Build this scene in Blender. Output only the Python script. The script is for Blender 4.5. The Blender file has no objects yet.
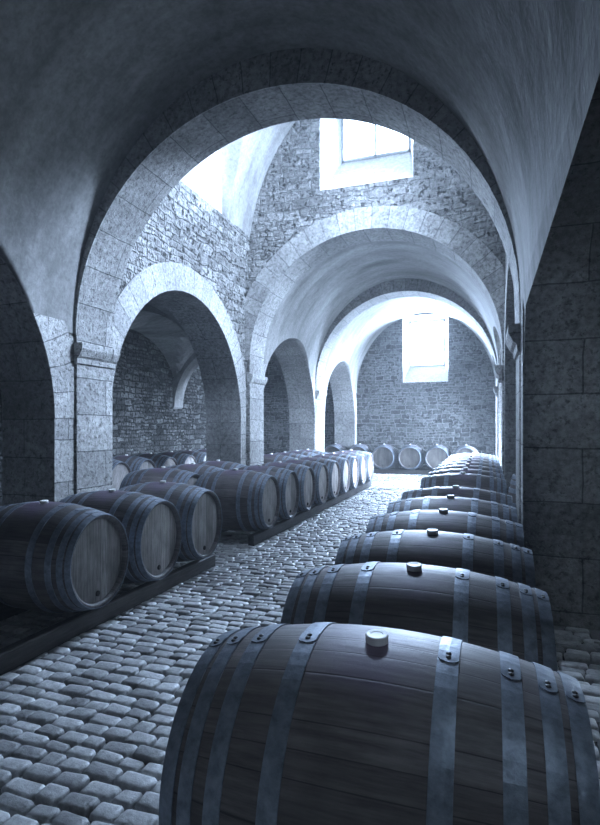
import bpy, math, random
from math import pi, sin, cos, sqrt, atan, radians
from mathutils import Vector, Matrix

random.seed(7)
S = bpy.context.scene
COL = S.collection

# ------------------------------------------------------------------ camera, world, light, exposure
H = 1.32                                   # eye height
K = 1.12                                   # building module
F_PX, CX, CY = 570.0, 271.0, 427.0
cam_d = bpy.data.cameras.new('camera')
cam = bpy.data.objects.new('camera', cam_d); COL.objects.link(cam)
cam.location = (0, 0, H)
cam.rotation_euler = (pi/2, 0, atan(216/570))
cam_d.sensor_fit = 'HORIZONTAL'; cam_d.sensor_width = 36.0
cam_d.lens = 36.0*F_PX/600
BIG = 825.0
cam_d.sensor_fit = 'VERTICAL'; cam_d.sensor_height = 36.0; cam_d.lens = 36.0*F_PX/BIG
cam_d.shift_x = (300-CX)/BIG
cam_d.shift_y = (CY-412.5)/BIG
cam_d.clip_start = 0.02; cam_d.clip_end = 200
S.camera = cam

world = bpy.data.worlds.new('overcast_sky'); S.world = world
world.use_nodes = True
bgn = world.node_tree.nodes['Background']
bgn.inputs['Color'].default_value = (0.60, 0.78, 1.0, 1)
bgn.inputs['Strength'].default_value = 4.0

S.view_settings.view_transform = 'Standard'
S.view_settings.look = 'None'
S.view_settings.gamma = 1
S.view_settings.use_curve_mapping = False
S.view_settings.exposure = 2.15
S.cycles.use_denoising = True
S.cycles.max_bounces = 8
S.cycles.diffuse_bounces = 2
S.cycles.sample_clamp_indirect = 6.0
S.cycles.volume_bounces = 0

def A(x, y, z):                            # building module -> metres, scaled about nothing but the building itself
    return (K*x, K*y, H+K*(z-H))

def window_light(name, c, size, direction, watts, spread=180):
    d = bpy.data.lights.new(name, 'AREA'); d.shape = 'RECTANGLE'
    d.size, d.size_y = size; d.energy = watts; d.color = (0.545, 0.722, 1.0)
    d.spread = radians(spread)
    o = bpy.data.objects.new(name, d); COL.objects.link(o)
    o.location = c
    o.rotation_euler = Vector(direction).to_track_quat('-Z', 'Y').to_euler()
    return o
# daylight just outside each window opening
window_light('daylight_back_window', A(-1.495, 16.1, 3.75), (1.25, 1.7), (0, -1, -0.6), 720)
window_light('daylight_upper_window', A(-1.52, 8.95, 5.9), (1.6, 1.6), (0, -1, -0.7), 700)
window_light('daylight_clerestory_left', A(-4.5, 6.0, 5.15), (2.0, 1.5), (1, 0, -0.45), 220)
window_light('daylight_clerestory_right', A(1.4, 6.0, 5.15), (2.0, 1.5), (-1, 0, -0.4), 540, 130)
window_light('daylight_aisle_door_far', A(4.2, 13.6, 1.85), (2.4, 2.0), (-1, 0, -0.25), 330, 80)
window_light('added_aisle_light_near', A(4.2, 10.3, 1.85), (2.2, 1.6), (-1, 0.1, -0.33), 170, 45)  # unseen opening, added to brighten the far heads of the left row

# ------------------------------------------------------------------ materials
def new_mat(name):
    m = bpy.data.materials.new(name); m.use_nodes = True
    nt = m.node_tree
    for n in list(nt.nodes): nt.nodes.remove(n)
    out = nt.nodes.new('ShaderNodeOutputMaterial'); b = nt.nodes.new('ShaderNodeBsdfPrincipled')
    nt.links.new(b.outputs[0], out.inputs[0])
    return m, nt, b
def nd(nt, t, **kw):
    n = nt.nodes.new(t)
    for k, v in kw.items():
        if k in n.inputs.keys(): n.inputs[k].default_value = v
        else: setattr(n, k, v)
    return n
def lk(nt, a, b): nt.links.new(a, b)
def mth(nt, op, a, b=None, clamp=False):
    n = nt.nodes.new('ShaderNodeMath'); n.operation = op; n.use_clamp = clamp
    for i, v in enumerate((a, b)):
        if v is None: continue
        if isinstance(v, (int, float)): n.inputs[i].default_value = v
        else: lk(nt, v, n.inputs[i])
    return n.outputs[0]
def mixc(nt, f, a, b, mode='MIX'):
    n = nt.nodes.new('ShaderNodeMix'); n.data_type = 'RGBA'; n.blend_type = mode
    for s, v in ((n.inputs[0], f), (n.inputs[6], a), (n.inputs[7], b)):
        if isinstance(v, (int, float)): s.default_value = v
        elif isinstance(v, tuple): s.default_value = (*v, 1) if len(v) == 3 else v
        else: lk(nt, v, s)
    return n.outputs[2]
def ramp(nt, f, stops):
    n = nt.nodes.new('ShaderNodeValToRGB'); e = n.color_ramp.elements
    while len(e) > 1: e.remove(e[-1])
    for i, (p, c) in enumerate(stops):
        x = e[0] if i == 0 else e.new(p)
        x.position = p; x.color = (c, c, c, 1) if isinstance(c, (int, float)) else (*c, 1)
    lk(nt, f, n.inputs[0]); return n.outputs[0]
def noise(nt, vec, scale, detail=4, rough=0.55, col=False):
    n = nd(nt, 'ShaderNodeTexNoise', Scale=scale, Detail=detail, Roughness=rough)
    lk(nt, vec, n.inputs['Vector']); return n.outputs['Color' if col else 'Fac']
def vscale(nt, v, s):
    n = nt.nodes.new('ShaderNodeVectorMath'); n.operation = 'MULTIPLY'
    lk(nt, v, n.inputs[0]); n.inputs[1].default_value = s; return n.outputs[0]

def masonry(name, bw, bh, mortar, c1, c2, cm, distort=0.0, bump=0.5, depth=0.02, pit=0.4, smooth=0.3, mottling=(0.7, 1.2), bias=0.0, rubble=False):
    m, nt, b = new_mat(name)
    uv = nd(nt, 'ShaderNodeUVMap').outputs[0]
    ob = nd(nt, 'ShaderNodeTexCoord').outputs['Object']
    v = uv
    if distort:
        nz = noise(nt, uv, 2.6 if rubble else 4.0, 3, 0.6, True)
        sub = nt.nodes.new('ShaderNodeVectorMath'); sub.operation = 'SUBTRACT'; lk(nt, nz, sub.inputs[0]); sub.inputs[1].default_value = (0.5, 0.5, 0.5)
        add = nt.nodes.new('ShaderNodeVectorMath'); add.operation = 'ADD'; lk(nt, uv, add.inputs[0]); lk(nt, vscale(nt, sub.outputs[0], (distort, distort*0.8, 0)), add.inputs[1])
        v = add.outputs[0]
    def brick(w, h, vec):
        br = nd(nt, 'ShaderNodeTexBrick', Scale=1.0)
        br.inputs['Color1'].default_value = (*c1, 1); br.inputs['Color2'].default_value = (*c2, 1); br.inputs['Mortar'].default_value = (*cm, 1)
        br.inputs['Mortar Size'].default_value = mortar; br.inputs['Mortar Smooth'].default_value = smooth
        br.inputs['Bias'].default_value = bias; br.inputs['Brick Width'].default_value = w; br.inputs['Row Height'].default_value = h
        br.offset = 0.5; br.offset_frequency = 2; br.squash = 0.75 if rubble else 1.0; br.squash_frequency = 3
        lk(nt, vec, br.inputs['Vector']); return br
    br = brick(bw, bh, v)
    color, fac = br.outputs['Color'], br.outputs['Fac']
    if rubble:                              # patches of smaller stones between the larger ones
        b2 = brick(bw*0.62, bh*0.6, v)
        sel = ramp(nt, noise(nt, uv, 1.5, 2), [(0.49, 0.0), (0.52, 1.0)])
        color = mixc(nt, sel, color, b2.outputs['Color'])
        mx = nd(nt, 'ShaderNodeMix'); lk(nt, sel, mx.inputs[0]); lk(nt, fac, mx.inputs[2]); lk(nt, b2.outputs['Fac'], mx.inputs[3]); fac = mx.outputs[0]
    big = ramp(nt, noise(nt, ob, 0.9, 5, 0.6), [(0.3, mottling[0]), (0.7, mottling[1])])
    fine = ramp(nt, noise(nt, ob, 22, 5, 0.7), [(0.32, 0.5), (0.62, 1.15)])
    color = mixc(nt, 1.0, color, big, 'MULTIPLY'); color = mixc(nt, pit, color, fine, 'MULTIPLY')
    pits = noise(nt, ob, 11 if rubble else 26, 4, 0.7)
    color = mixc(nt, 1.0, color, ramp(nt, pits, [(0.37, 0.3 if rubble else 0.55), (0.45, 1.0)]), 'MULTIPLY')
    lk(nt, color, b.inputs['Base Color'])
    b.inputs['Roughness'].default_value = 0.9
    b.inputs['Specular IOR Level'].default_value = 0.2
    mid = noise(nt, ob, 9, 4, 0.65)
    hgt = mth(nt, 'SUBTRACT', 1.0, fac)
    hgt = mth(nt, 'ADD', hgt, mth(nt, 'MULTIPLY', mid, 1.9 if rubble else 0.5))
    hgt = mth(nt, 'ADD', hgt, mth(nt, 'MULTIPLY', ramp(nt, pits, [(0.34, 0.0), (0.46, 1.0)]), 1.0 if rubble else 0.4))
    hgt = mth(nt, 'ADD', hgt, mth(nt, 'MULTIPLY', noise(nt, ob, 55, 3, 0.6), pit*0.6))
    bp = nd(nt, 'ShaderNodeBump', Strength=bump, Distance=depth); lk(nt, hgt, bp.inputs['Height']); lk(nt, bp.outputs[0], b.inputs['Normal'])
    return m

M_RUBBLE = masonry('rubble_stone', 0.31, 0.15, 0.02, (0.48, 0.47, 0.46), (0.24, 0.235, 0.23), (0.36, 0.355, 0.35), 0.20, 1.0, 0.07, 0.9, 0.7, (0.65, 1.2), rubble=True)
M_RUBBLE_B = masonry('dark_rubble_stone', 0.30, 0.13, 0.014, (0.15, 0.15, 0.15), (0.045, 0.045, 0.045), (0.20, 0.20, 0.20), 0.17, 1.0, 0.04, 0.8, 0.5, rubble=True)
M_RUBBLE_D = masonry('shaded_rubble_stone', 0.30, 0.14, 0.02, (0.13, 0.13, 0.13), (0.03, 0.03, 0.03), (0.03, 0.03, 0.03), 0.16, 1.0, 0.05, 0.8, 0.5, rubble=True)  # darker rubble copy, the left aisle's shade put into its colour
M_ASHLAR = masonry('ashlar_stone', 0.55, 0.40, 0.006, (0.45, 0.44, 0.43), (0.33, 0.325, 0.32), (0.18, 0.18, 0.18), 0.03, 0.9, 0.018, 0.95, 0.4, (0.62, 1.2))
M_SOFFIT = masonry('voussoir_soffit_stone', 0.9, 0.36, 0.006, (0.40, 0.39, 0.38), (0.29, 0.285, 0.28), (0.17, 0.17, 0.17), 0.03, 0.9, 0.018, 0.95, 0.4, (0.55, 1.2))
M_RING = masonry('voussoir_stone', 9.0, 0.26, 0.006, (0.44, 0.43, 0.42), (0.34, 0.335, 0.33), (0.20, 0.20, 0.20), 0.03, 0.8, 0.018, 0.95, 0.4, (0.62, 1.2))

def plaster(name, c, lo=0.6, hi=1.2):
    m, nt, b = new_mat(name)
    ob = nd(nt, 'ShaderNodeTexCoord').outputs['Object']
    n1 = ramp(nt, noise(nt, vscale(nt, ob, (0.5, 1.4, 0.5)), 1.5, 6, 0.65), [(0.32, lo), (0.68, hi)])
    n2 = ramp(nt, noise(nt, ob, 16, 5, 0.75), [(0.35, 0.75), (0.62, 1.08)])
    col = mixc(nt, 1.0, mixc(nt, 1.0, c, n1, 'MULTIPLY'), n2, 'MULTIPLY')
    lk(nt, col, b.inputs['Base Color']); b.inputs['Roughness'].default_value = 0.92; b.inputs['Specular IOR Level'].default_value = 0.2
    h = mth(nt, 'ADD', noise(nt, ob, 7, 5, 0.6), mth(nt, 'MULTIPLY', noise(nt, ob, 40, 3), 0.25))
    bp = nd(nt, 'ShaderNodeBump', Strength=0.45, Distance=0.02); lk(nt, h, bp.inputs['Height']); lk(nt, bp.outputs[0], b.inputs['Normal'])
    return m
M_PLASTER = plaster('lime_plaster', (0.27, 0.265, 0.26), 0.5, 1.25)
M_REVEAL = plaster('whitewashed_reveal', (0.62, 0.61, 0.60), 0.85, 1.1)

def cobble():
    m, nt, b = new_mat('cobble_stone')
    ob = nd(nt, 'ShaderNodeTexCoord').outputs['Object']
    at = nd(nt, 'ShaderNodeAttribute'); at.attribute_name = 'tone'
    t = ramp(nt, at.outputs['Fac'], [(0.0, 0.27), (1.0, 0.68)])
    col = mixc(nt, 1.0, t, ramp(nt, noise(nt, ob, 30, 5, 0.7), [(0.3, 0.65), (0.65, 1.15)]), 'MULTIPLY')
    col = mixc(nt, 1.0, col, ramp(nt, noise(nt, ob, 1.3, 3), [(0.35, 0.75), (0.65, 1.15)]), 'MULTIPLY')
    lk(nt, col, b.inputs['Base Color'])
    lk(nt, ramp(nt, noise(nt, ob, 12, 3), [(0.3, 0.36), (0.7, 0.6)]), b.inputs['Roughness'])
    bp = nd(nt, 'ShaderNodeBump', Strength=0.5, Distance=0.01); lk(nt, noise(nt, ob, 35, 4, 0.65), bp.inputs['Height']); lk(nt, bp.outputs[0], b.inputs['Normal'])
    return m
M_COBBLE = cobble()
def simple(name, c, rough=0.8, metal=0.0, nscale=20, lo=0.7, hi=1.15, bump=0.0):
    m, nt, b = new_mat(name)
    ob = nd(nt, 'ShaderNodeTexCoord').outputs['Object']
    col = mixc(nt, 1.0, c, ramp(nt, noise(nt, ob, nscale, 5, 0.65), [(0.3, lo), (0.7, hi)]), 'MULTIPLY')
    lk(nt, col, b.inputs['Base Color']); b.inputs['Roughness'].default_value = rough; b.inputs['Metallic'].default_value = metal
    if bump:
        bp = nd(nt, 'ShaderNodeBump', Strength=bump, Distance=0.01); lk(nt, noise(nt, ob, nscale*2, 4), bp.inputs['Height']); lk(nt, bp.outputs[0], b.inputs['Normal'])
    return m
M_GROUT = simple('packed_earth_joint', (0.07, 0.07, 0.07), 0.95, 0, 25, bump=0.4)
M_FLAG = simple('worn_flagstone', (0.20, 0.20, 0.20), 0.9, 0, 6, bump=0.4)
M_HOOP = simple('galvanised_hoop_steel', (0.24, 0.275, 0.33), 0.45, 0.5, 30, 0.55, 1.2, 0.15)
M_RIVET = simple('dark_rivet_steel', (0.05, 0.05, 0.055), 0.5, 0.6)
M_BUNG = simple('pale_silicone', (0.85, 0.84, 0.81), 0.45, 0, 30, 0.9, 1.05)
M_PLUG = simple('dark_wooden_plug', (0.03, 0.027, 0.025), 0.7)
M_FRAME = simple('grey_painted_window_frame', (0.55, 0.56, 0.58), 0.6)

def wood(name, board, c_lo, c_hi, stain, use_uv_axis):
    m, nt, b = new_mat(name)
    uv = nd(nt, 'ShaderNodeUVMap').outputs[0]
    ob = nd(nt, 'ShaderNodeTexCoord').outputs['Object']
    oi = nd(nt, 'ShaderNodeObjectInfo').outputs['Random']
    sp = nd(nt, 'ShaderNodeSeparateXYZ'); lk(nt, uv, sp.inputs[0])
    along, across = sp.outputs[0], sp.outputs[1]
    q = mth(nt, 'DIVIDE', across, board)
    wob = mth(nt, 'MULTIPLY', mth(nt, 'SINE', mth(nt, 'MULTIPLY', q, 1.7)), 0.28)
    q = mth(nt, 'ADD', q, wob)
    idx = mth(nt, 'FLOOR', q); fr = mth(nt, 'FRACT', q)
    wn = nd(nt, 'ShaderNodeTexWhiteNoise'); wn.noise_dimensions = '2D'
    cb = nd(nt, 'ShaderNodeCombineXYZ'); lk(nt, idx, cb.inputs[0]); lk(nt, mth(nt, 'MULTIPLY', oi, 57.0), cb.inputs[1]); lk(nt, cb.outputs[0], wn.inputs['Vector'])
    tone = wn.outputs['Value']
    shift = nd(nt, 'ShaderNodeCombineXYZ'); lk(nt, mth(nt, 'MULTIPLY', along, 2.2), shift.inputs[0]); lk(nt, mth(nt, 'MULTIPLY', across, 26.0), shift.inputs[1]); lk(nt, mth(nt, 'ADD', mth(nt, 'MULTIPLY', oi, 40), tone), shift.inputs[2])
    grain = noise(nt, shift.outputs[0], 2.4, 6, 0.7)
    base = mixc(nt, tone, c_lo, c_hi)
    base = mixc(nt, 1.0, base, ramp(nt, grain, [(0.3, 0.5), (0.7, 1.35)]), 'MULTIPLY')
    base = mixc(nt, 1.0, base, ramp(nt, noise(nt, ob, 5.0, 4, 0.6), [(0.32, 0.68), (0.68, 1.2)]), 'MULTIPLY')
    base = mixc(nt, 1.0, base, ramp(nt, oi, [(0.0, 0.82), (1.0, 1.18)]), 'MULTIPLY')
    if stain:                               # wine spilt round the bung hole
        so = nd(nt, 'ShaderNodeSeparateXYZ'); lk(nt, ob, so.inputs[0])
        r2 = mth(nt, 'ADD', mth(nt, 'POWER', mth(nt, 'MULTIPLY', so.outputs[0], 5.0), 2.0), mth(nt, 'POWER', mth(nt, 'MULTIPLY', so.outputs[1], 4.2), 2.0))
        r2 = mth(nt, 'ADD', r2, mth(nt, 'MULTIPLY', mth(nt, 'SUBTRACT', noise(nt, ob, 7, 4), 0.5), 1.6))
        up = mth(nt, 'GREATER_THAN', so.outputs[2], 0.0)
        f = mth(nt, 'MULTIPLY', ramp(nt, r2, [(0.0, 0.75), (0.9, 0.0)]), up)
        base = mixc(nt, f, base, (0.125, 0.085, 0.145))
    joint = mth(nt, 'MINIMUM', fr, mth(nt, 'SUBTRACT', 1.0, fr))
    jl = ramp(nt, joint, [(0.0, 0.25), (0.03, 1.0)])
    base = mixc(nt, 1.0, base, jl, 'MULTIPLY')
    lk(nt, base, b.inputs['Base Color'])
    lk(nt, ramp(nt, grain, [(0.3, 0.62), (0.7, 0.46)]), b.inputs['Roughness'])
    h = mth(nt, 'ADD', mth(nt, 'MULTIPLY', jl, 0.6), mth(nt, 'MULTIPLY', grain, 0.35))
    bp = nd(nt, 'ShaderNodeBump', Strength=0.3, Distance=0.005); lk(nt, h, bp.inputs['Height']); lk(nt, bp.outputs[0], b.inputs['Normal'])
    return m
M_STAVE = wood('oak_staves', 0.075, (0.085, 0.073, 0.073), (0.17, 0.148, 0.148), True, 0)
M_HEAD = wood('oak_head_boards', 0.085, (0.20, 0.18, 0.172), (0.38, 0.35, 0.335), False, 0)
M_HEAD_SHADED = wood('shaded_brown_head_boards', 0.085, (0.075, 0.066, 0.06), (0.15, 0.135, 0.125), False, 0)  # partly browner oak, partly back-wall shade painted into the boards
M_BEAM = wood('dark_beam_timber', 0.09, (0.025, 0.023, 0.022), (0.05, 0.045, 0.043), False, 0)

def glass():
    m, nt, b = new_mat('thin_window_glass')
    nt.nodes.remove(b)
    out = [n for n in nt.nodes if n.type == 'OUTPUT_MATERIAL'][0]
    tr = nd(nt, 'ShaderNodeBsdfTransparent'); tr.inputs[0].default_value = (0.96, 0.97, 0.98, 1)
    gl = nd(nt, 'ShaderNodeBsdfGlossy', Roughness=0.05)
    fr = nd(nt, 'ShaderNodeFresnel', IOR=1.3)
    mx = nd(nt, 'ShaderNodeMixShader'); lk(nt, fr.outputs[0], mx.inputs[0]); lk(nt, tr.outputs[0], mx.inputs[1]); lk(nt, gl.outputs[0], mx.inputs[2])
    lk(nt, mx.outputs[0], out.inputs[0]); return m
M_GLASS = glass()

# ------------------------------------------------------------------ mesh helpers
class MB:
    """collects polygons with metre UVs, builds one mesh"""
    def __init__(s): s.v, s.f, s.uv, s.sm, s.mi = [], [], [], [], []
    def poly(s, pts, uvs=None, smooth=False, mi=0):
        i = len(s.v); s.v += [tuple(p) for p in pts]; s.f.append(tuple(range(i, i+len(pts))))
        if uvs is None:
            n = Vector((0, 0, 0))
            P = [Vector(p) for p in pts]
            for a, b in zip(P, P[1:]+P[:1]): n += Vector(((a.y-b.y)*(a.z+b.z), (a.z-b.z)*(a.x+b.x), (a.x-b.x)*(a.y+b.y)))
            ax = max(range(3), key=lambda k: abs(n[k]))
            uvs = [(p.y, p.z) if ax == 0 else (p.x, p.z) if ax == 1 else (p.x, p.y) for p in P]
        s.uv.append(uvs); s.sm.append(smooth); s.mi.append(mi)
    def box(s, lo, hi, mi=0):
        x0, y0, z0 = lo; x1, y1, z1 = hi
        for q in (((x0,y0,z0),(x0,y0,z1),(x0,y1,z1),(x0,y1,z0)), ((x1,y0,z0),(x1,y1,z0),(x1,y1,z1),(x1,y0,z1)),
                  ((x0,y0,z0),(x1,y0,z0),(x1,y0,z1),(x0,y0,z1)), ((x0,y1,z0),(x0,y1,z1),(x1,y1,z1),(x1,y1,z0)),
                  ((x0,y0,z0),(x0,y1,z0),(x1,y1,z0),(x1,y0,z0)), ((x0,y0,z1),(x1,y0,z1),(x1,y1,z1),(x0,y1,z1))): s.poly(q, mi=mi)
    def strip(s, A_, B_, ua=None, smooth=False, mi=0):
        """quads between two polylines; u runs along ua, v across"""
        for i in range(len(A_)-1):
            uvs = None
            if ua: uvs = [ua[0][i], ua[0][i+1], ua[1][i+1], ua[1][i]]
            s.poly([A_[i], A_[i+1], B_[i+1], B_[i]], uvs, smooth, mi)
    def build(s, name, mats, parent=None, weld=False, kind=None):
        me = bpy.data.meshes.new(name); me.from_pydata(s.v, [], s.f)
        ul = me.uv_layers.new(name='UVMap'); k = 0
        for p, uvs in zip(me.polygons, s.uv):
            for u in uvs: ul.data[k].uv = u; k += 1
        me.polygons.foreach_set('use_smooth', s.sm); me.polygons.foreach_set('material_index', s.mi)
        for m in (mats if isinstance(mats, (list, tuple)) else [mats]): me.materials.append(m)
        if weld:
            import bmesh
            bm = bmesh.new(); bm.from_mesh(me); bmesh.ops.remove_doubles(bm, verts=bm.verts, dist=1e-5)
            bmesh.ops.recalc_face_normals(bm, faces=bm.faces); bm.to_mesh(me); bm.free()
        o = bpy.data.objects.new(name, me); COL.objects.link(o)
        if parent: o.parent = parent
        if kind: o['kind'] = kind
        return o
def empty(name, loc=(0, 0, 0), rot=(0, 0, 0)):
    o = bpy.data.objects.new(name, None); COL.objects.link(o); o.location = loc; o.rotation_euler = rot
    o.empty_display_size = 0.1; return o
def tag(o, label, cat, group=None):
    o['label'] = label; o['category'] = cat
    if group: o['group'] = group
    return o

# ------------------------------------------------------------------ the building (module units, mapped by A)
XL, XR, XC = -3.34, 0.21, -1.565           # arcade faces and nave axis
TH = 0.55                                  # arcade wall thickness
AHW, ASP = 1.53, 1.39                      # arcade arch half width, spring height
ACY = [2.23, 6.03, 9.83, 13.63]            # arcade arch centres
Y_BACK, Y_FRONT = 15.4, -1.6
ZTOP = 6.35

def arc(cy, hw, zs, n=28, a0=pi, a1=0.0): return [(cy+hw*cos(a0+(a1-a0)*i/n), zs+hw*sin(a0+(a1-a0)*i/n)) for i in range(n+1)]

def arcade(side):
    x0 = XL if side < 0 else XR; x1 = x0+side*TH
    name = 'wall_left' if side < 0 else 'wall_right'
    out = [(Y_FRONT, 0)] if side < 0 else []
    zf = H-H/K                              # module height that lands on the floor
    bottom = []
    for k, cy in enumerate(ACY):
        if side > 0 and k == 0:             # first bay on the right stays open past the viewer
            bottom += [(Y_FRONT, 2.92)] + arc(cy, AHW, ASP, 14, pi/2, 0) + [(cy+AHW, zf)]
        else:
            bottom += [(cy-AHW, zf)] + arc(cy, AHW, ASP) + [(cy+AHW, zf)]
    start = [(Y_FRONT, zf)] if side < 0 else []
    poly = start + bottom + [(Y_BACK, zf), (Y_BACK, 4.13), (Y_FRONT, 4.13)]
    mb = MB()
    for x in (x0, x1): mb.poly([A(x, y, z) for y, z in poly])
    # reveals of the arches (dressed soffit)
    sf = MB()
    L = 0; pl = start+bottom
    for (a, b) in zip(pl, pl[1:]):
        l = K*math.hypot(a[0]-b[0], a[1]-b[1])
        if not (a[1] == zf and b[1] == zf):
            sf.poly([A(x0, *a), A(x0, *b), A(x1, *b), A(x1, *a)], [(0.1, L), (0.1, L+l), (0.1+TH*K, L+l), (0.1+TH*K, L)], mi=1)
        L += l
    mb.v_off = len(mb.v)
    for p, u in zip(sf.f, sf.uv): mb.poly([sf.v[i] for i in p], u, mi=1)
    # upper wall with the clerestory opening
    win = [(5.05, 4.13)] + arc(6.0, 0.95, 4.55) + [(6.95, 4.13)]
    up = [(Y_FRONT, 4.13)] + win + [(Y_BACK, 4.13), (Y_BACK, ZTOP), (Y_FRONT, ZTOP)]
    for x in (x0, x1): mb.poly([A(x, y, z) for y, z in up])
    mb.build(name, [M_RUBBLE, M_SOFFIT], kind='structure')
    # white splayed reveal: sloping sill, jambs and head
    rv = MB()
    xo = x0+side*0.62
    inner = [(5.05, 4.13)] + arc(6.0, 0.95, 4.55) + [(6.95, 4.13)]
    outer = [(5.35, 4.62)] + arc(6.0, 0.65, 4.85) + [(6.65, 4.62)]
    for (a, b, c, d) in zip(inner, inner[1:], outer[1:], outer): rv.poly([A(x0, *a), A(x0, *b), A(xo, *c), A(xo, *d)])
    rv.poly([A(x0, 6.95, 4.13), A(x0, 5.05, 4.13), A(xo, 5.35, 4.62), A(xo, 6.65, 4.62)])
    rv.build('trim_clerestory_reveal_'+('left' if side < 0 else 'right'), M_REVEAL, kind='structure')
    # dressed rings round the arches and dressed piers, slightly proud of the rubble
    rg = MB(); xp = x0-side*0.012
    for k, cy in enumerate(ACY):
        if side > 0 and k == 0: continue
        n = 28; ri, ro = AHW, AHW+0.31
        pi_, po = arc(cy, ri, ASP, n), arc(cy, ro, ASP, n)
        for i in range(n):
            if pi_[i][1] < ASP: continue
            l0, l1 = K*1.7*pi*i/n, K*1.7*pi*(i+1)/n
            # keep the ring inside the bay
            def cl(p): return (min(max(p[0], cy-1.9), cy+1.9), p[1])
            q = [pi_[i], pi_[i+1], cl(po[i+1]), cl(po[i])]
            rg.poly([A(xp, *p) for p in q], [(0.1, l0), (0.1, l1), (0.4, l1), (0.4, l0)])
        for pl in (pi_,):
            for a, b in zip(pl, pl[1:]): rg.poly([A(xp, *a), A(xp, *b), A(x0, *b), A(x0, *a)])
        for a, b in zip(po, po[1:]): rg.poly([A(xp, *cl(a)), A(xp, *cl(b)), A(x0, *cl(b)), A(x0, *cl(a))])
    for k in range(-1, 4):
        cy = ACY[0]+3.8*k
        y0, y1 = cy+AHW, cy+3.8-AHW
        if side > 0 and k < 0: continue
        y1 = min(y1, Y_BACK); y0 = max(y0, Y_FRONT)
        xq = x0-side*0.008; rg.box(A(min(xq, x0), y0, zf), A(max(xq, x0), y1, 2.1), mi=1)
    rg.build('trim_arcade_dressing_'+('left' if side < 0 else 'right'), [M_RING, M_ASHLAR], kind='structure')
arcade(-1); arcade(1)

ZF = H-H/K
def transverse(n, y0, y1, R, zs, ring, ztop, win=None, mat=None, XC=-1.565):
    """cross wall carried by a round arch: legs, soffit, spandrel; ring of voussoirs on the near face"""
    nn = 40
    a = arc(XC, R, zs, nn); mb = MB()
    zsplit = win[2] if win else ztop
    poly = [(XL, ZF), (XC-R, ZF)] + a + [(XC+R, ZF), (XR, ZF), (XR, zsplit), (XL, zsplit)]
    for y in (y0, y1): mb.poly([A(x, y, z) for x, z in poly])
    L = 0.0
    pl = [(XC-R, ZF)] + a + [(XC+R, ZF)]
    for p, q in zip(pl, pl[1:]):
        l = K*math.hypot(p[0]-q[0], p[1]-q[1])
        mb.poly([A(p[0], y0, p[1]), A(q[0], y0, q[1]), A(q[0], y1, q[1]), A(p[0], y1, p[1])], [(0, L), (0, L+l), (K*(y1-y0), L+l), (K*(y1-y0), L)], mi=1)
        L += l
    if win:
        wx0, wx1, wz0, wz1 = win
        for (xa, xb, za, zb) in ((XL, wx0, wz0, ztop), (wx1, XR, wz0, ztop), (wx0, wx1, wz1, ztop)):
            mb.box(A(xa, y0, za), A(xb, y1, zb))
    mb.build('wall_cross_arch_%d' % n, [mat or M_RUBBLE, M_SOFFIT], kind='structure')
    rg = MB(); yp = y0-0.012
    ao = arc(XC, R+ring, zs, nn); Lr = K*(R+ring/2)*pi/nn
    for i in range(nn):
        def cl(p): return (min(max(p[0], XL), XR), p[1])
        rg.poly([A(a[i][0], yp, a[i][1]), A(a[i+1][0], yp, a[i+1][1]), A(*[*cl(ao[i+1])][:1], yp, ao[i+1][1]), A(cl(ao[i])[0], yp, ao[i][1])],
                [(0.1, Lr*i), (0.1, Lr*(i+1)), (0.4, Lr*(i+1)), (0.4, Lr*i)])
        rg.poly([A(a[i][0], yp, a[i][1]), A(a[i+1][0], yp, a[i+1][1]), A(a[i+1][0], y0, a[i+1][1]), A(a[i][0], y0, a[i][1])])
        rg.poly([A(cl(ao[i])[0], yp, ao[i][1]), A(cl(ao[i+1])[0], yp, ao[i+1][1]), A(cl(ao[i+1])[0], y0, ao[i+1][1]), A(cl(ao[i])[0], y0, ao[i][1])])
    rg.build('trim_%d' % n, M_RING, kind='structure')
UPW = (-2.20, -0.92, 4.65, 5.90)
transverse(1, 4.0, 4.5, 1.7505, 2.115, 0.30, ZTOP, None, None, -1.5545)
transverse(2, 7.75, 8.3, 1.725, 2.30, 0.30, ZTOP, UPW, None, -1.543)
transverse(3, 11.4, 11.95, 1.75, 2.24, 0.26, 4.5, None, M_ASHLAR)

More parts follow.
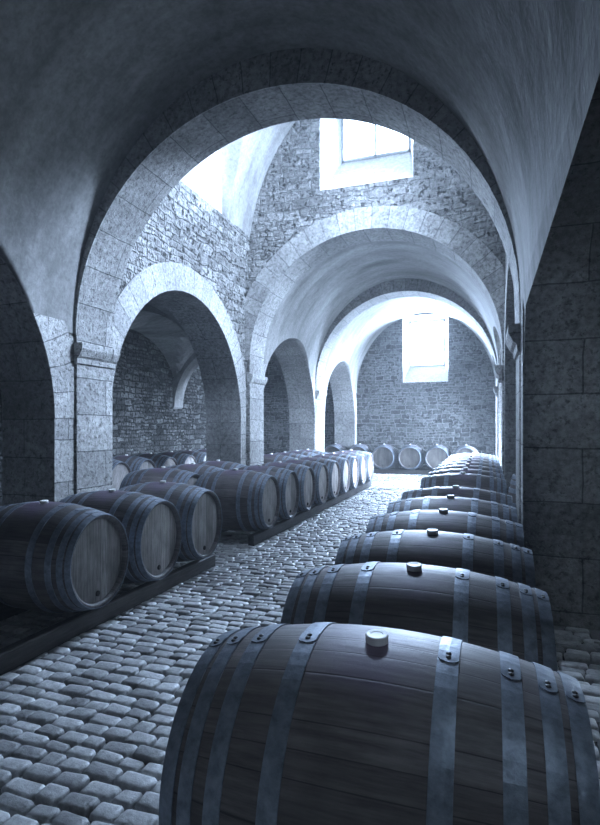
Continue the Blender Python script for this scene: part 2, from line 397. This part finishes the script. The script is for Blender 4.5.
def vault(n, y0, y1, hw, z0, b, holes, mat=M_PLASTER, nseg=14):
    """barrel vault shell over a bay; holes = (side, yc, hw, zbottom, zspring) where an arch cuts into it"""
    mb = MB()
    def xo(z): return hw*sqrt(max(0.0, 1-((z-z0)/b)**2))
    for side in (-1, 1):
        zs = {round(z0+b*sin(pi/2*i/30), 5) for i in range(31)}
        hs = [h for h in holes if h[0] == side]
        for h in hs:
            for k in range(13):
                zz = round(h[4]+h[2]*sin(pi/2*k/12), 5)
                if z0 < zz < z0+b: zs.add(zz)
            if h[3] > z0: zs.add(round(h[3], 5))
        zs = sorted(zs)
        wall = XL if side < 0 else XR
        X = lambda z: XC+side*xo(z)
        low = hs[0][3] if hs and hs[0][3] > z0 else -9
        def row(ya, yb, yc, yd, za, zb, seg=nseg):
            mi_ = 1 if (zb <= low+1e-4) else 0
            P = [A(X(za), ya+(yb-ya)*i/seg, za) for i in range(seg+1)]; Q = [A(X(zb), yc+(yd-yc)*i/seg, zb) for i in range(seg+1)]
            mb.strip(P, Q, None, mi_ == 0, mi_)
        mb.poly([A(wall, y0, z0-0.1), A(wall, y1, z0-0.1), A(X(z0), y1, z0), A(X(z0), y0, z0)], mi=1 if low > 0 else 0) if not (hs and hs[0][3] < z0) else None
        for za, zb in zip(zs, zs[1:]):
            h = next((h for h in hs if za >= h[3]-1e-6 and zb <= h[4]+h[2]+1e-4), None)
            if h:
                w = lambda z: h[2] if z <= h[4] else sqrt(max(0, h[2]**2-(z-h[4])**2))
                row(y0, h[1]-w(za), y0, h[1]-w(zb), za, zb); row(h[1]+w(za), y1, h[1]+w(zb), y1, za, zb)
                for s in (-1, 1):            # collar of the opening between shell and wall
                    mb.poly([A(X(za), h[1]+s*w(za), za), A(X(zb), h[1]+s*w(zb), zb), A(wall, h[1]+s*w(zb), zb), A(wall, h[1]+s*w(za), za)], smooth=True)
            else: row(y0, y1, y0, y1, za, zb)
    o = mb.build('ceiling_bay_%d' % n, [mat, M_RUBBLE], kind='structure', weld=True)
    return o
AC = lambda k: [(s, ACY[k], AHW, ZF, ASP) for s in (-1, 1)]
vault(1, Y_FRONT, 4.0, 1.765, 2.125, 2.0, [(-1, ACY[0], AHW, ZF, ASP)])
vault(2, 4.5, 7.75, 1.74, 3.62, 2.52, [(s, 6.0, 0.95, 4.13, 4.55) for s in (-1, 1)])
vault(3, 8.35, 11.4, 1.765, 2.24, 1.99, AC(2))
vault(4, 11.95, Y_BACK, 1.765, 2.24, 2.07, AC(3))

def slab(name, plane_y0, plane_y1, x0, x1, z0, z1, hole, mat):
    mb = MB()
    if hole:
        a, b, c, d = hole
        for q in ((x0, a, z0, z1), (b, x1, z0, z1), (a, b, z0, c), (a, b, d, z1)): mb.box(A(q[0], plane_y0, q[2]), A(q[1], plane_y1, q[3]))
    else: mb.box(A(x0, plane_y0, z0), A(x1, plane_y1, z1))
    return mb.build(name, mat, kind='structure')
BKW = (-2.09, -0.94, 2.50, 4.26)
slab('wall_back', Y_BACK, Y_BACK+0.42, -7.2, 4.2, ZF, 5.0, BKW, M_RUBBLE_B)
slab('wall_front', Y_FRONT-0.3, Y_FRONT, -7.2, 4.2, ZF, 5.0, None, M_RUBBLE)
XO_L, XO_R = -6.8, 3.67
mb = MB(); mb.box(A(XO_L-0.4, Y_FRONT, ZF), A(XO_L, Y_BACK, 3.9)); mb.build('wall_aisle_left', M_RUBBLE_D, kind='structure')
mb = MB()                                  # right aisle wall: doorway in the last bay, nearer opening added for light
D0, D1, DZ = 12.5, 14.7, 2.9
for (a, b, c, d) in ((Y_FRONT, 8.9, ZF, 3.9), (11.1, D0, ZF, 3.9), (D1, Y_BACK, ZF, 3.9), (8.9, 11.1, DZ, 3.9), (D0, D1, DZ, 3.9)): mb.box(A(XO_R, a, c), A(XO_R+0.4, b, d))
mb.build('wall_aisle_right', M_RUBBLE, kind='structure')

# aisle groin vaults (two crossing barrels) and their cross ribs
def aisle(side):
    xa, xb = (XO_L, XL-TH) if side < 0 else (XR+TH, XO_R)
    cx, hx = (xa+xb)/2, (xb-xa)/2; zs, r = 1.9, 1.42
    mb = MB()
    for cy in [ACY[0]-3.8]+ACY:
        n = 24; y0, y1 = cy-1.9, cy+1.9
        def Z(x, y): return zs+r*max(sqrt(max(0, 1-((x-cx)/hx)**2)), sqrt(max(0, 1-((y-cy)/1.9)**2)))
        y1 = min(y1, Y_BACK); y0 = max(y0, Y_FRONT)
        g = [[A(xa+(xb-xa)*(0.5-0.5*cos(pi*i/n)), y0+(y1-y0)*(0.5-0.5*cos(pi*j/n)), Z(xa+(xb-xa)*(0.5-0.5*cos(pi*i/n)), y0+(y1-y0)*(0.5-0.5*cos(pi*j/n)))) for j in range(n+1)] for i in range(n+1)]
        for i in range(n):
            for j in range(n): mb.poly([g[i][j], g[i+1][j], g[i+1][j+1], g[i][j+1]])
    mb.build('ceiling_aisle_'+('left' if side < 0 else 'right'), M_PLASTER, kind='structure', weld=True)
    rb = MB()
    for cy in ACY[:3]:
        yy = cy+1.9
        ai, ao = arc(cx, hx-0.04, zs-0.12, 24), arc(cx, hx+0.05, zs+0.1, 24)
        inn = [(xb-0.04, ZF)], [(xb+0.05, ZF)]
        if side < 0: ai = [(xa-0.05, zs-0.2)]+ai+inn[0]; ao = [(xa-0.06, zs-0.2)]+ao+inn[1]
        else: ai = [(xa+0.04, ZF)]+ai+[(xb+0.05, zs-0.2)]; ao = [(xa-0.05, ZF)]+ao+[(xb+0.06, zs-0.2)]
        if side < 0: ai = ai[::-1]; ao = ao[::-1]
        L = 0
        for i in range(len(ai)-1):
            l = K*math.hypot(ai[i][0]-ai[i+1][0], ai[i][1]-ai[i+1][1])
            for y in (yy-0.2, yy+0.2): rb.poly([A(ai[i][0], y, ai[i][1]), A(ai[i+1][0], y, ai[i+1][1]), A(ao[i+1][0], y, ao[i+1][1]), A(ao[i][0], y, ao[i][1])], [(0.1, L), (0.1, L+l), (0.3, L+l), (0.3, L)])
            rb.poly([A(ai[i][0], yy-0.2, ai[i][1]), A(ai[i+1][0], yy-0.2, ai[i+1][1]), A(ai[i+1][0], yy+0.2, ai[i+1][1]), A(ai[i][0], yy+0.2, ai[i][1])], [(0.1, L), (0.1, L+l), (0.5, L+l), (0.5, L)])
            L += l
    rb.build('trim_aisle_ribs_'+('left' if side < 0 else 'right'), M_PLASTER, kind='structure')
aisle(-1); aisle(1)

# imposts: moulded stone blocks where the cross arches spring
def impost(n, side, y0, y1, xf, zt):
    prof = [(0.0, -0.21), (0.02, -0.20), (0.028, -0.15), (0.05, -0.13), (0.075, -0.085), (0.085, -0.06), (0.085, -0.005), (0.08, 0.0), (-0.02, 0.0), (-0.02, -0.21)]
    mb = MB()
    P = [(xf-side*p*0.85, zt+q*0.87) for p, q in prof]
    for y in (y0-0.02, y1+0.02): mb.poly([A(x, y, z) for x, z in P])
    for a, b in zip(P, P[1:]+P[:1]): mb.poly([A(a[0], y0-0.02, a[1]), A(b[0], y0-0.02, b[1]), A(b[0], y1+0.02, b[1]), A(a[0], y1+0.02, a[1])])
    mb.build('trim_%d' % n, M_ASHLAR, kind='structure')
q = 10
for side in (-1, 1):
    for (y0, y1, R, zt) in ((4.0, 4.5, 1.74, 2.045 if side < 0 else 1.985), (7.75, 8.32, 1.725, 2.10), (11.4, 11.97, 1.75, 2.08)):
        impost(q, side, y0, y1, XC+side*R+(0.025 if side > 0 and y0 < 5 else 0), zt); q += 1

# windows: splayed white reveal, frame with one mullion, two panes
def window_y(n, y0, y1, o, i, sill):
    ox0, ox1, oz0, oz1 = o; ix0, ix1, iz0, iz1 = i
    rv = MB()
    O = [(ox0, oz0), (ox1, oz0), (ox1, oz1), (ox0, oz1)]; I = [(ix0, iz0), (ix1, iz0), (ix1, iz1), (ix0, iz1)]
    for k in range(4):
        a, b, c, d = O[k], O[(k+1) % 4], I[(k+1) % 4], I[k]
        rv.poly([A(a[0], y0-0.004, a[1]), A(b[0], y0-0.004, b[1]), A(c[0], y1, c[1]), A(d[0], y1, d[1])])
    e = 0.10                                # dressed flat surround
    for k in range(4):
        a, b = O[k], O[(k+1) % 4]
    rv.build('trim_window_reveal_%d' % n, M_REVEAL, kind='structure')
    fr = MB(); w = 0.032; ya, yb = y1-0.03, y1+0.03
    mx = (ix0+ix1)/2
    for (x0, x1, z0, z1) in ((ix0, ix0+w, iz0, iz1), (ix1-w, ix1, iz0, iz1), (ix0, ix1, iz0, iz0+w), (ix0, ix1, iz1-w, iz1), (mx-w/2, mx+w/2, iz0, iz1)):
        fr.box(A(x0, ya, z0), A(x1, yb, z1))
    f = fr.build('window_%d' % n, M_FRAME, kind='structure')
    for (x0, x1) in ((ix0+w, mx-w/2), (mx+w/2, ix1-w)):
        p = MB(); p.box(A(x0, y1-0.004, iz0+w), A(x1, y1+0.004, iz1-w)); p.build('pane', M_GLASS, f)
window_y(1, Y_BACK, Y_BACK+0.38, BKW, (-1.94, -1.05, 2.95, 4.16), 0)
window_y(2, 7.75, 8.17, UPW, (-1.98, -1.00, 5.18, 5.83), 0)
def window_x(n, side):
    x = (XL if side < 0 else XR)+side*0.62
    fr = MB()
    outer = [(5.35, 4.62)]+arc(6.0, 0.65, 4.85)+[(6.65, 4.62)]; inner = [(5.40, 4.67)]+arc(6.0, 0.60, 4.85)+[(6.60, 4.67)]
    for k in range(len(outer)):
        a, b, c, d = outer[k], outer[(k+1) % len(outer)], inner[(k+1) % len(outer)], inner[k]
        for xx in (x-0.02, x+0.02): fr.poly([A(xx, *a), A(xx, *b), A(xx, *c), A(xx, *d)])
        fr.poly([A(x-0.02, *c), A(x-0.02, *d), A(x+0.02, *d), A(x+0.02, *c)])
    fr.box(A(x-0.02, 5.978, 4.65), A(x+0.02, 6.022, 5.46))
    f = fr.build('window_%d' % n, M_FRAME, kind='structure')
    p = MB(); p.poly([A(x, *u) for u in inner]); p.build('pane', M_GLASS, f)
window_x(3, -1); window_x(4, 1)

# floor: beds of joints, flagstones in the aisles, cobbles in the nave
mb = MB(); mb.box((K*XO_L, K*Y_FRONT, -0.2), (K*XO_R, K*Y_BACK, -0.02)); mb.build('floor', M_GROUT, kind='structure')
mb = MB()
for (a, b) in ((XO_L, -3.9), (0.55, XO_R)): mb.box((K*a, K*Y_FRONT, -0.02), (K*b, K*Y_BACK, 0.0))
mb.build('floor_aisles', M_FLAG, kind='structure')
def cobbles():
    V, Fc, tone = [], [], []
    rnd = random.Random(3)
    y = 0.2
    while y < 17.15:
        rh = rnd.uniform(0.072, 0.10)
        x = -4.35+rnd.uniform(0, 0.1)
        drift = rnd.uniform(-0.01, 0.01)
        while x < 0.6:
            w = rnd.uniform(0.085, 0.165)
            g = 0.0035
            x0, x1, y0, y1 = x+g, x+w-g, y+g, y+rh-g
            j = lambda: rnd.uniform(-0.006, 0.006)
            c = [(x0+j(), y0+j()), (x1+j(), y0+j()), (x1+j(), y1+j()), (x0+j(), y1+j())]
            mxx, myy = (x0+x1)/2, (y0+y1)/2
            z = rnd.uniform(-0.007, 0.006); tx, ty = rnd.uniform(-0.05, 0.05), rnd.uniform(-0.05, 0.05)
            b = len(V)
            ring = []
            for k in range(4):
                p, n_, q = c[k], c[(k+1) % 4], c[k-1]
                cut = 0.09
                ring.append((p[0]+(q[0]-p[0])*cut, p[1]+(q[1]-p[1])*cut)); ring.append((p[0]+(n_[0]-p[0])*cut, p[1]+(n_[1]-p[1])*cut))
            for sc, dz in ((1.0, -0.03), (0.985, -0.006), (0.90, 0.003), (0.6, 0.006)):
                for (px, py) in ring:
                    dx, dy = (px-mxx)*sc, (py-myy)*sc
                    V.append((mxx+dx, myy+dy+drift*(mxx+2), dz+z+tx*dx+ty*dy))
            V.append((mxx, myy+drift*(mxx+2), 0.0065+z))
            for r in range(3):
                for k in range(8): Fc.append((b+r*8+k, b+r*8+(k+1) % 8, b+r*8+8+(k+1) % 8, b+r*8+8+k))
            for k in range(8): Fc.append((b+24+k, b+24+(k+1) % 8, b+32))
            tone += [rnd.random()]*33
            x += w
        y += rh
    me = bpy.data.meshes.new('floor_cobbles'); me.from_pydata(V, [], Fc)
    at = me.attributes.new('tone', 'FLOAT', 'POINT'); at.data.foreach_set('value', tone)
    me.polygons.foreach_set('use_smooth', [True]*len(Fc)); me.materials.append(M_COBBLE)
    o = bpy.data.objects.new('floor_cobbles', me); COL.objects.link(o); o['kind'] = 'structure'
cobbles()

# ------------------------------------------------------------------ barrels
BL, RB, RE = 0.864, 0.36, 0.298            # length, bilge radius, end radius
ZC = 0.462                                 # axis height of a barrel on its beams
def rad(x): return RB-(RB-RE)*(abs(x)/(BL/2))**2
def revolve(prof, n=56, mb=None, a0=0.0):
    mb = mb or MB()
    for i in range(n):
        t0, t1 = a0+2*pi*i/n, a0+2*pi*(i+1)/n
        L = 0
        for (p, q) in zip(prof, prof[1:]):
            P = lambda pt, t: (pt[0], pt[1]*sin(t), pt[1]*cos(t))
            l = math.hypot(p[0]-q[0], p[1]-q[1])
            mb.poly([P(p, t0), P(q, t0), P(q, t1), P(p, t1)], [(p[0], i/n*2.25), (q[0], i/n*2.25), (q[0], (i+1)/n*2.25), (p[0], (i+1)/n*2.25)], True)
            L += l
    return mb
def barrel_meshes():
    m = {}
    e = BL/2
    xs = [e*k/12 for k in range(-12, 13)]
    prof = [(-e+0.045, RE-0.03), (-e+0.004, RE-0.022), (-e, RE-0.016), (-e, RE-0.004)] + [(x, rad(x)) for x in xs] + [(e, RE-0.004), (e, RE-0.016), (e-0.004, RE-0.022), (e-0.045, RE-0.03)]
    o = revolve(prof).build('body', M_STAVE, weld=True); m['body'] = o.data; bpy.data.objects.remove(o)
    mb = MB()
    n = 48; r = RE-0.027
    for (z, d) in ((0.0, 1), (-0.018, -1)):
        rings = [[(z+0.004*d*(1-(k/3)**2), r*k/3*sin(2*pi*i/n), r*k/3*cos(2*pi*i/n)) for i in range(n)] for k in (1, 2, 3)]
        c = (z+0.004*d, 0, 0); uvf = lambda p: (p[2], p[1]+0.5)
        for i in range(n):
            j = (i+1) % n
            q = [c, rings[0][i], rings[0][j]]; mb.poly(q, [uvf(p) for p in q])
            for k in (0, 1):
                q = [rings[k][i], rings[k+1][i], rings[k+1][j], rings[k][j]]; mb.poly(q, [uvf(p) for p in q])
    for i in range(n):
        a, b = 2*pi*i/n, 2*pi*(i+1)/n
        mb.poly([(0, r*sin(a), r*cos(a)), (0, r*sin(b), r*cos(b)), (-0.018, r*sin(b), r*cos(b)), (-0.018, r*sin(a), r*cos(a))], [(0, 0)]*4)
    o = mb.build('head', M_HEAD, weld=True); m['head'] = o.data; bpy.data.objects.remove(o)
    for k, (x, w) in enumerate(HOOPS):
        t = 0.0035
        x0, x1 = x-w/2, x+w/2
        prof = [(x0, rad(x0)-0.002), (x0, rad(x0)+t), (x, rad(x)+t+0.0006), (x1, rad(x1)+t), (x1, rad(x1)-0.002)]
        mb = revolve(prof)
        # lapped end of the strap with a rounded tip, near the top
        pts = []
        for s in range(0, 9):
            a = LAP+0.02+0.13*s/8
            pts.append((a, w/2*0.98 if s < 6 else w/2*sqrt(max(0, 1-((s-5)/3.001)**2))))
        R_ = lambda xx: rad(xx)+t+0.0028
        for (a, ha), (b, hb) in zip(pts, pts[1:]):
            P = lambda xx, tt, dr=0: (xx, -(R_(xx)+dr)*sin(tt), (R_(xx)+dr)*cos(tt))
            mb.poly([P(x-ha, a), P(x+ha, a), P(x+hb, b), P(x-hb, b)])
            for s in (-1, 1): mb.poly([P(x+s*ha, a), P(x+s*hb, b), P(x+s*hb, b, -0.006), P(x+s*ha, a, -0.006)])
        o = mb.build('hoop', M_HOOP); m['hoop%d' % k] = o.data; bpy.data.objects.remove(o)
    mb = MB()
    prof = [(0.0, 0.0), (0.0, 0.023), (0.004, 0.0265), (0.019, 0.0272), (0.0215, 0.0262), (0.0225, 0.024), (0.0218, 0.015), (0.0208, 0.014), (0.0208, 0.0)]
    n = 28
    for i in range(n):
        a, b = 2*pi*i/n, 2*pi*(i+1)/n
        for p, q in zip(prof, prof[1:]):
            mb.poly([(p[1]*cos(a), p[1]*sin(a), p[0]), (p[1]*cos(b), p[1]*sin(b), p[0]), (q[1]*cos(b), q[1]*sin(b), q[0]), (q[1]*cos(a), q[1]*sin(a), q[0])])
    o = mb.build('bung', M_BUNG, weld=True); m['bung'] = o.data; bpy.data.objects.remove(o)
    mb = MB(); n = 12
    prof = [(0.0, 0.0065), (0.0022, 0.0055), (0.0035, 0.003), (0.004, 0.0)]
    for i in range(n):
        a, b = 2*pi*i/n, 2*pi*(i+1)/n
        for p, q in zip(prof, prof[1:]): mb.poly([(p[1]*cos(a), p[1]*sin(a), p[0]), (p[1]*cos(b), p[1]*sin(b), p[0]), (q[1]*cos(b), q[1]*sin(b), q[0]), (q[1]*cos(a), q[1]*sin(a), q[0])], smooth=True)
    o = mb.build('rivet', M_RIVET, weld=True); m['rivet'] = o.data; bpy.data.objects.remove(o)
    mb = MB(); n = 20
    prof = [(-0.004, 0.0), (-0.004, 0.019), (0.008, 0.0175), (0.010, 0.015), (0.010, 0.0)]
    for i in range(n):
        a, b = 2*pi*i/n, 2*pi*(i+1)/n
        for p, q in zip(prof, prof[1:]): mb.poly([(p[0], p[1]*cos(a), p[1]*sin(a)), (p[0], p[1]*cos(b), p[1]*sin(b)), (q[0], q[1]*cos(b), q[1]*sin(b)), (q[0], q[1]*cos(a), q[1]*sin(a))], smooth=True)
    o = mb.build('plug', M_PLUG, weld=True); m['plug'] = o.data; bpy.data.objects.remove(o)
    return m
HOOPS = [(s*x, w) for s in (-1, 1) for (x, w) in ((0.165, 0.046), (0.295, 0.042), (0.368, 0.038), (0.420, 0.038))]
LAP = -0.03
BM = barrel_meshes()
def add_part(name, data, parent, loc=(0, 0, 0), rot=(0, 0, 0)):
    o = bpy.data.objects.new(name, data); COL.objects.link(o); o.parent = parent; o.location = loc; o.rotation_euler = rot; return o
def make_barrel(name, rivets, plug):
    t = empty(name)
    add_part('body', BM['body'], t, (0, 0, RB))
    for s in (1, -1):
        h = add_part('head', BM['head'], t, (s*(BL/2-0.030), 0, RB), (0, 0, 0 if s > 0 else pi))
        if plug and s > 0: add_part('plug', BM['plug'], h, (0.002, 0.0, -0.215))
    for k, (x, w) in enumerate(HOOPS):
        hp = add_part('hoop', BM['hoop%d' % k], t, (0, 0, RB))
        if rivets:
            for (da, dx) in ((0.055, 0.0), (0.098, 0.0)):
                a = LAP+da; r = rad(x)+0.0062
                add_part('rivet', BM['rivet'], hp, (x+dx, -r*sin(a), r*cos(a)), (a, 0, 0))
    add_part('bung', BM['bung'], t, (0, 0, 2*RB-0.004))
    return t
def copy_thing(src):
    r = src.copy(); COL.objects.link(r)
    for ch in src.children:
        c = ch.copy(); COL.objects.link(c); c.parent = r
        for g in ch.children:
            d = g.copy(); COL.objects.link(d); d.parent = c
    return r
PROTO = {}
rndb = random.Random(11)
BM['head_shaded'] = BM['head'].copy(); BM['head_shaded'].materials[0] = M_HEAD_SHADED
def barrel(kind, x, y, label, group, rotz=0.0, z=None, upright=False, roll=0.0):
    key = kind
    if key not in PROTO:
        PROTO[key] = make_barrel('wine_barrel', kind == 'near', kind != 'far'); o = PROTO[key]
    else: o = copy_thing(PROTO[key])
    if upright:
        o.location = (x+RB, y, BL/2); o.rotation_euler = (0, -pi/2, 0)
    else:
        o.location = (x, y, (ZC-RB) if z is None else z); o.rotation_euler = (0, 0, rotz+rndb.uniform(-0.012, 0.012))
    if rotz:                                # casks by the back wall: browner heads, with shade put into their colour
        for c in o.children:
            if c.name.split('.')[0] == 'head': c.data = BM['head_shaded']
    if roll:                                # cask turned a little so its bung faces the aisle
        for c in o.children:
            k = c.name.split('.')[0]
            if k in ('body', 'hoop'): c.rotation_euler[0] = roll
            if k == 'bung': c.rotation_euler[0] = roll; c.location = (0, -(RB-0.004)*sin(roll), RB+(RB-0.004)*cos(roll))
    for c in o.children:                    # head boards never line up from cask to cask
        if c.name.split('.')[0] == 'head' and rotz == 0 and not c.children: c.rotation_euler[0] = rndb.uniform(-0.6, 0.6)
    tag(o, label, 'barrel', group)
    return o
ORD = ['nearest', 'second', 'third', 'fourth', 'fifth', 'sixth', 'seventh', 'eighth', 'ninth', 'tenth', 'eleventh', 'twelfth', 'thirteenth', 'fourteenth']

# right-hand row: six casks, a gap, then eight more towards the back wall
RY = [1.40, 2.14, 2.88, 3.62, 4.36, 5.10] + [6.64+0.76*k for k in range(8)]
for i, y in enumerate(RY):
    if i == 0: lab = 'oak wine barrel in the right row, largest and nearest, white bung on top'
    elif i < 6: lab = 'oak wine barrel in the right row, %s from the viewer' % ORD[i]
    else: lab = 'oak wine barrel in the right row beyond its gap, %s of that far run' % ['first', 'second', 'third', 'fourth', 'fifth', 'sixth', 'seventh', 'last'][i-6]
    barrel('near' if i < 3 else 'mid', -0.246, y, lab, 'barrels in the right-hand row', z=0.090, roll=0.10)
# left-hand row
LX = -2.775
LY = [3.07, 3.81, 4.57] + [6.19+0.76*k for k in range(9)]
for i, y in enumerate(LY):
    if i < 3: lab = 'oak wine barrel in the left row, %s of the three before the gap' % ['nearest', 'middle', 'farthest'][i]
    else: lab = 'oak wine barrel in the left row beyond its gap, %s of that run' % ['first', 'second', 'third', 'fourth', 'fifth', 'sixth', 'seventh', 'eighth', 'last'][i-3]
    barrel('mid', LX, y, lab, 'barrels in the left-hand row', z=0.092)
# casks behind the left row, in the arches
for i, y in enumerate((6.03, 6.79, 7.55)):
    barrel('far', -3.69, y, 'wine barrel under the first left arch behind the left row, %s from the near pier' % ['first', 'second', 'third'][i], 'barrels behind the left row')
for i, y in enumerate((9.75, 10.51, 11.27, 12.03)):
    barrel('far', -3.69, y, 'wine barrel under the second left arch behind the left row, %s from its near pier' % ['first', 'second', 'third', 'fourth'][i], 'barrels behind the left row')
# row deep in the left aisle
for i, y in enumerate((7.66, 8.42, 9.18, 9.94, 10.70, 11.46)):
    barrel('far', -5.89, y, 'wine barrel deep in the dark left aisle, %s from the near pier' % ['first', 'second', 'third', 'fourth', 'fifth', 'sixth'][i], 'barrels deep in the left aisle')
# row along the back wall, heads to the viewer
for i, x in enumerate((-4.21, -3.475, -2.74, -2.005, -1.27, -0.535)):
    lab = ['wine barrel by the back wall, far left behind the last arch', 'wine barrel by the back wall under the last left arch', 'wine barrel against the back wall, head forward, next to the left row',
           'wine barrel against the back wall, head forward, middle one of three', 'wine barrel against the back wall, head forward, below the window by the right row', 'wine barrel against the back wall, half hidden behind the right row'][i]
    barrel('mid' if 1 < i < 5 else 'far', x, 16.53, lab, 'barrels against the back wall', rotz=-pi/2)
barrel('far', 0.53, 5.87, 'wine barrel standing upright in the gap of the right row, by the right arch', None, upright=True)

# beams the casks lie on
def beam(x0, x1, y0, y1, label, z1=0.127):
    mb = MB()
    lo, hi = (x0, y0, 0.0), (x1, y1, z1)
    c = 0.008; along_y = (y1-y0) > (x1-x0)
    loc = ((x0+x1)/2, (y0+y1)/2, 0)
    L = (y1-y0 if along_y else x1-x0)/2; w = (x1-x0 if along_y else y1-y0)/2
    sec = [(-w+c, 0), (w-c, 0), (w, c), (w, z1-c), (w-c, z1), (-w+c, z1), (-w, z1-c), (-w, c)]
    P = (lambda s, u: (u[0], s, u[1])) if along_y else (lambda s, u: (s, u[0], u[1]))
    acc = 0
    for a, b in zip(sec, sec[1:]+sec[:1]):
        l = math.hypot(a[0]-b[0], a[1]-b[1])
        mb.poly([P(-L, a), P(-L, b), P(L, b), P(L, a)], [(-L, acc), (-L, acc+l), (L, acc+l), (L, acc)]); acc += l
    for s in (-L, L): mb.poly([P(s, u) for u in sec], [(u[0], u[1]) for u in sec])
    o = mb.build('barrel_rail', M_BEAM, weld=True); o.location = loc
    tag(o, label, 'rail', 'timber rails under the barrels')
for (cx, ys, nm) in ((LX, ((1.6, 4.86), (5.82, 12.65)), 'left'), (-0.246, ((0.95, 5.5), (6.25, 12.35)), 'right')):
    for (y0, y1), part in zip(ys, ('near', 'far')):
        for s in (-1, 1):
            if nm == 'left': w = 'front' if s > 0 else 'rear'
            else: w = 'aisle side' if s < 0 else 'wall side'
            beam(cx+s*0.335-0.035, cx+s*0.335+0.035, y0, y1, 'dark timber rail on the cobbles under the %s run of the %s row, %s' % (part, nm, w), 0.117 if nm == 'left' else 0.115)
for (cx, y0, y1, wh) in ((-3.69, 5.65, 7.95, 'first'), (-3.69, 9.36, 12.42, 'second'), (-5.89, 7.2, 11.95, 'aisle')):
    for s in (-1, 1):
        beam(cx+s*0.335-0.035, cx+s*0.335+0.035, y0, y1,
             ('dark timber rail under the barrels in the %s left arch, %s one' % (wh, 'nave side' if s > 0 else 'aisle side')) if wh != 'aisle' else 'dark timber rail under the row deep in the left aisle, %s one' % ('near' if s > 0 else 'far'))
for s in (-1, 1): beam(-4.6, -0.15, 16.53+s*0.335-0.035, 16.53+s*0.335+0.035, 'dark timber rail under the barrels by the back wall, %s one' % ('front' if s < 0 else 'rear'))

# ------------------------------------------------------------------ thin haze in the air of the cellar
m, nt, b = new_mat('cellar_haze'); nt.nodes.remove(b)
out = [n for n in nt.nodes if n.type == 'OUTPUT_MATERIAL'][0]
vs = nd(nt, 'ShaderNodeVolumeScatter', Density=0.0045, Anisotropy=0.3); vs.inputs['Color'].default_value = (0.9, 0.95, 1.0, 1)
lk(nt, vs.outputs[0], out.inputs['Volume'])
mb = MB(); mb.box((K*XO_L-0.1, K*Y_FRONT-0.1, -0.01), (K*XO_R+0.2, K*Y_BACK+0.2, H+K*(6.3-H)))
o = mb.build('haze', m); o['kind'] = 'stuff'; tag(o, 'thin pale haze hanging in the air of the cellar', 'haze')
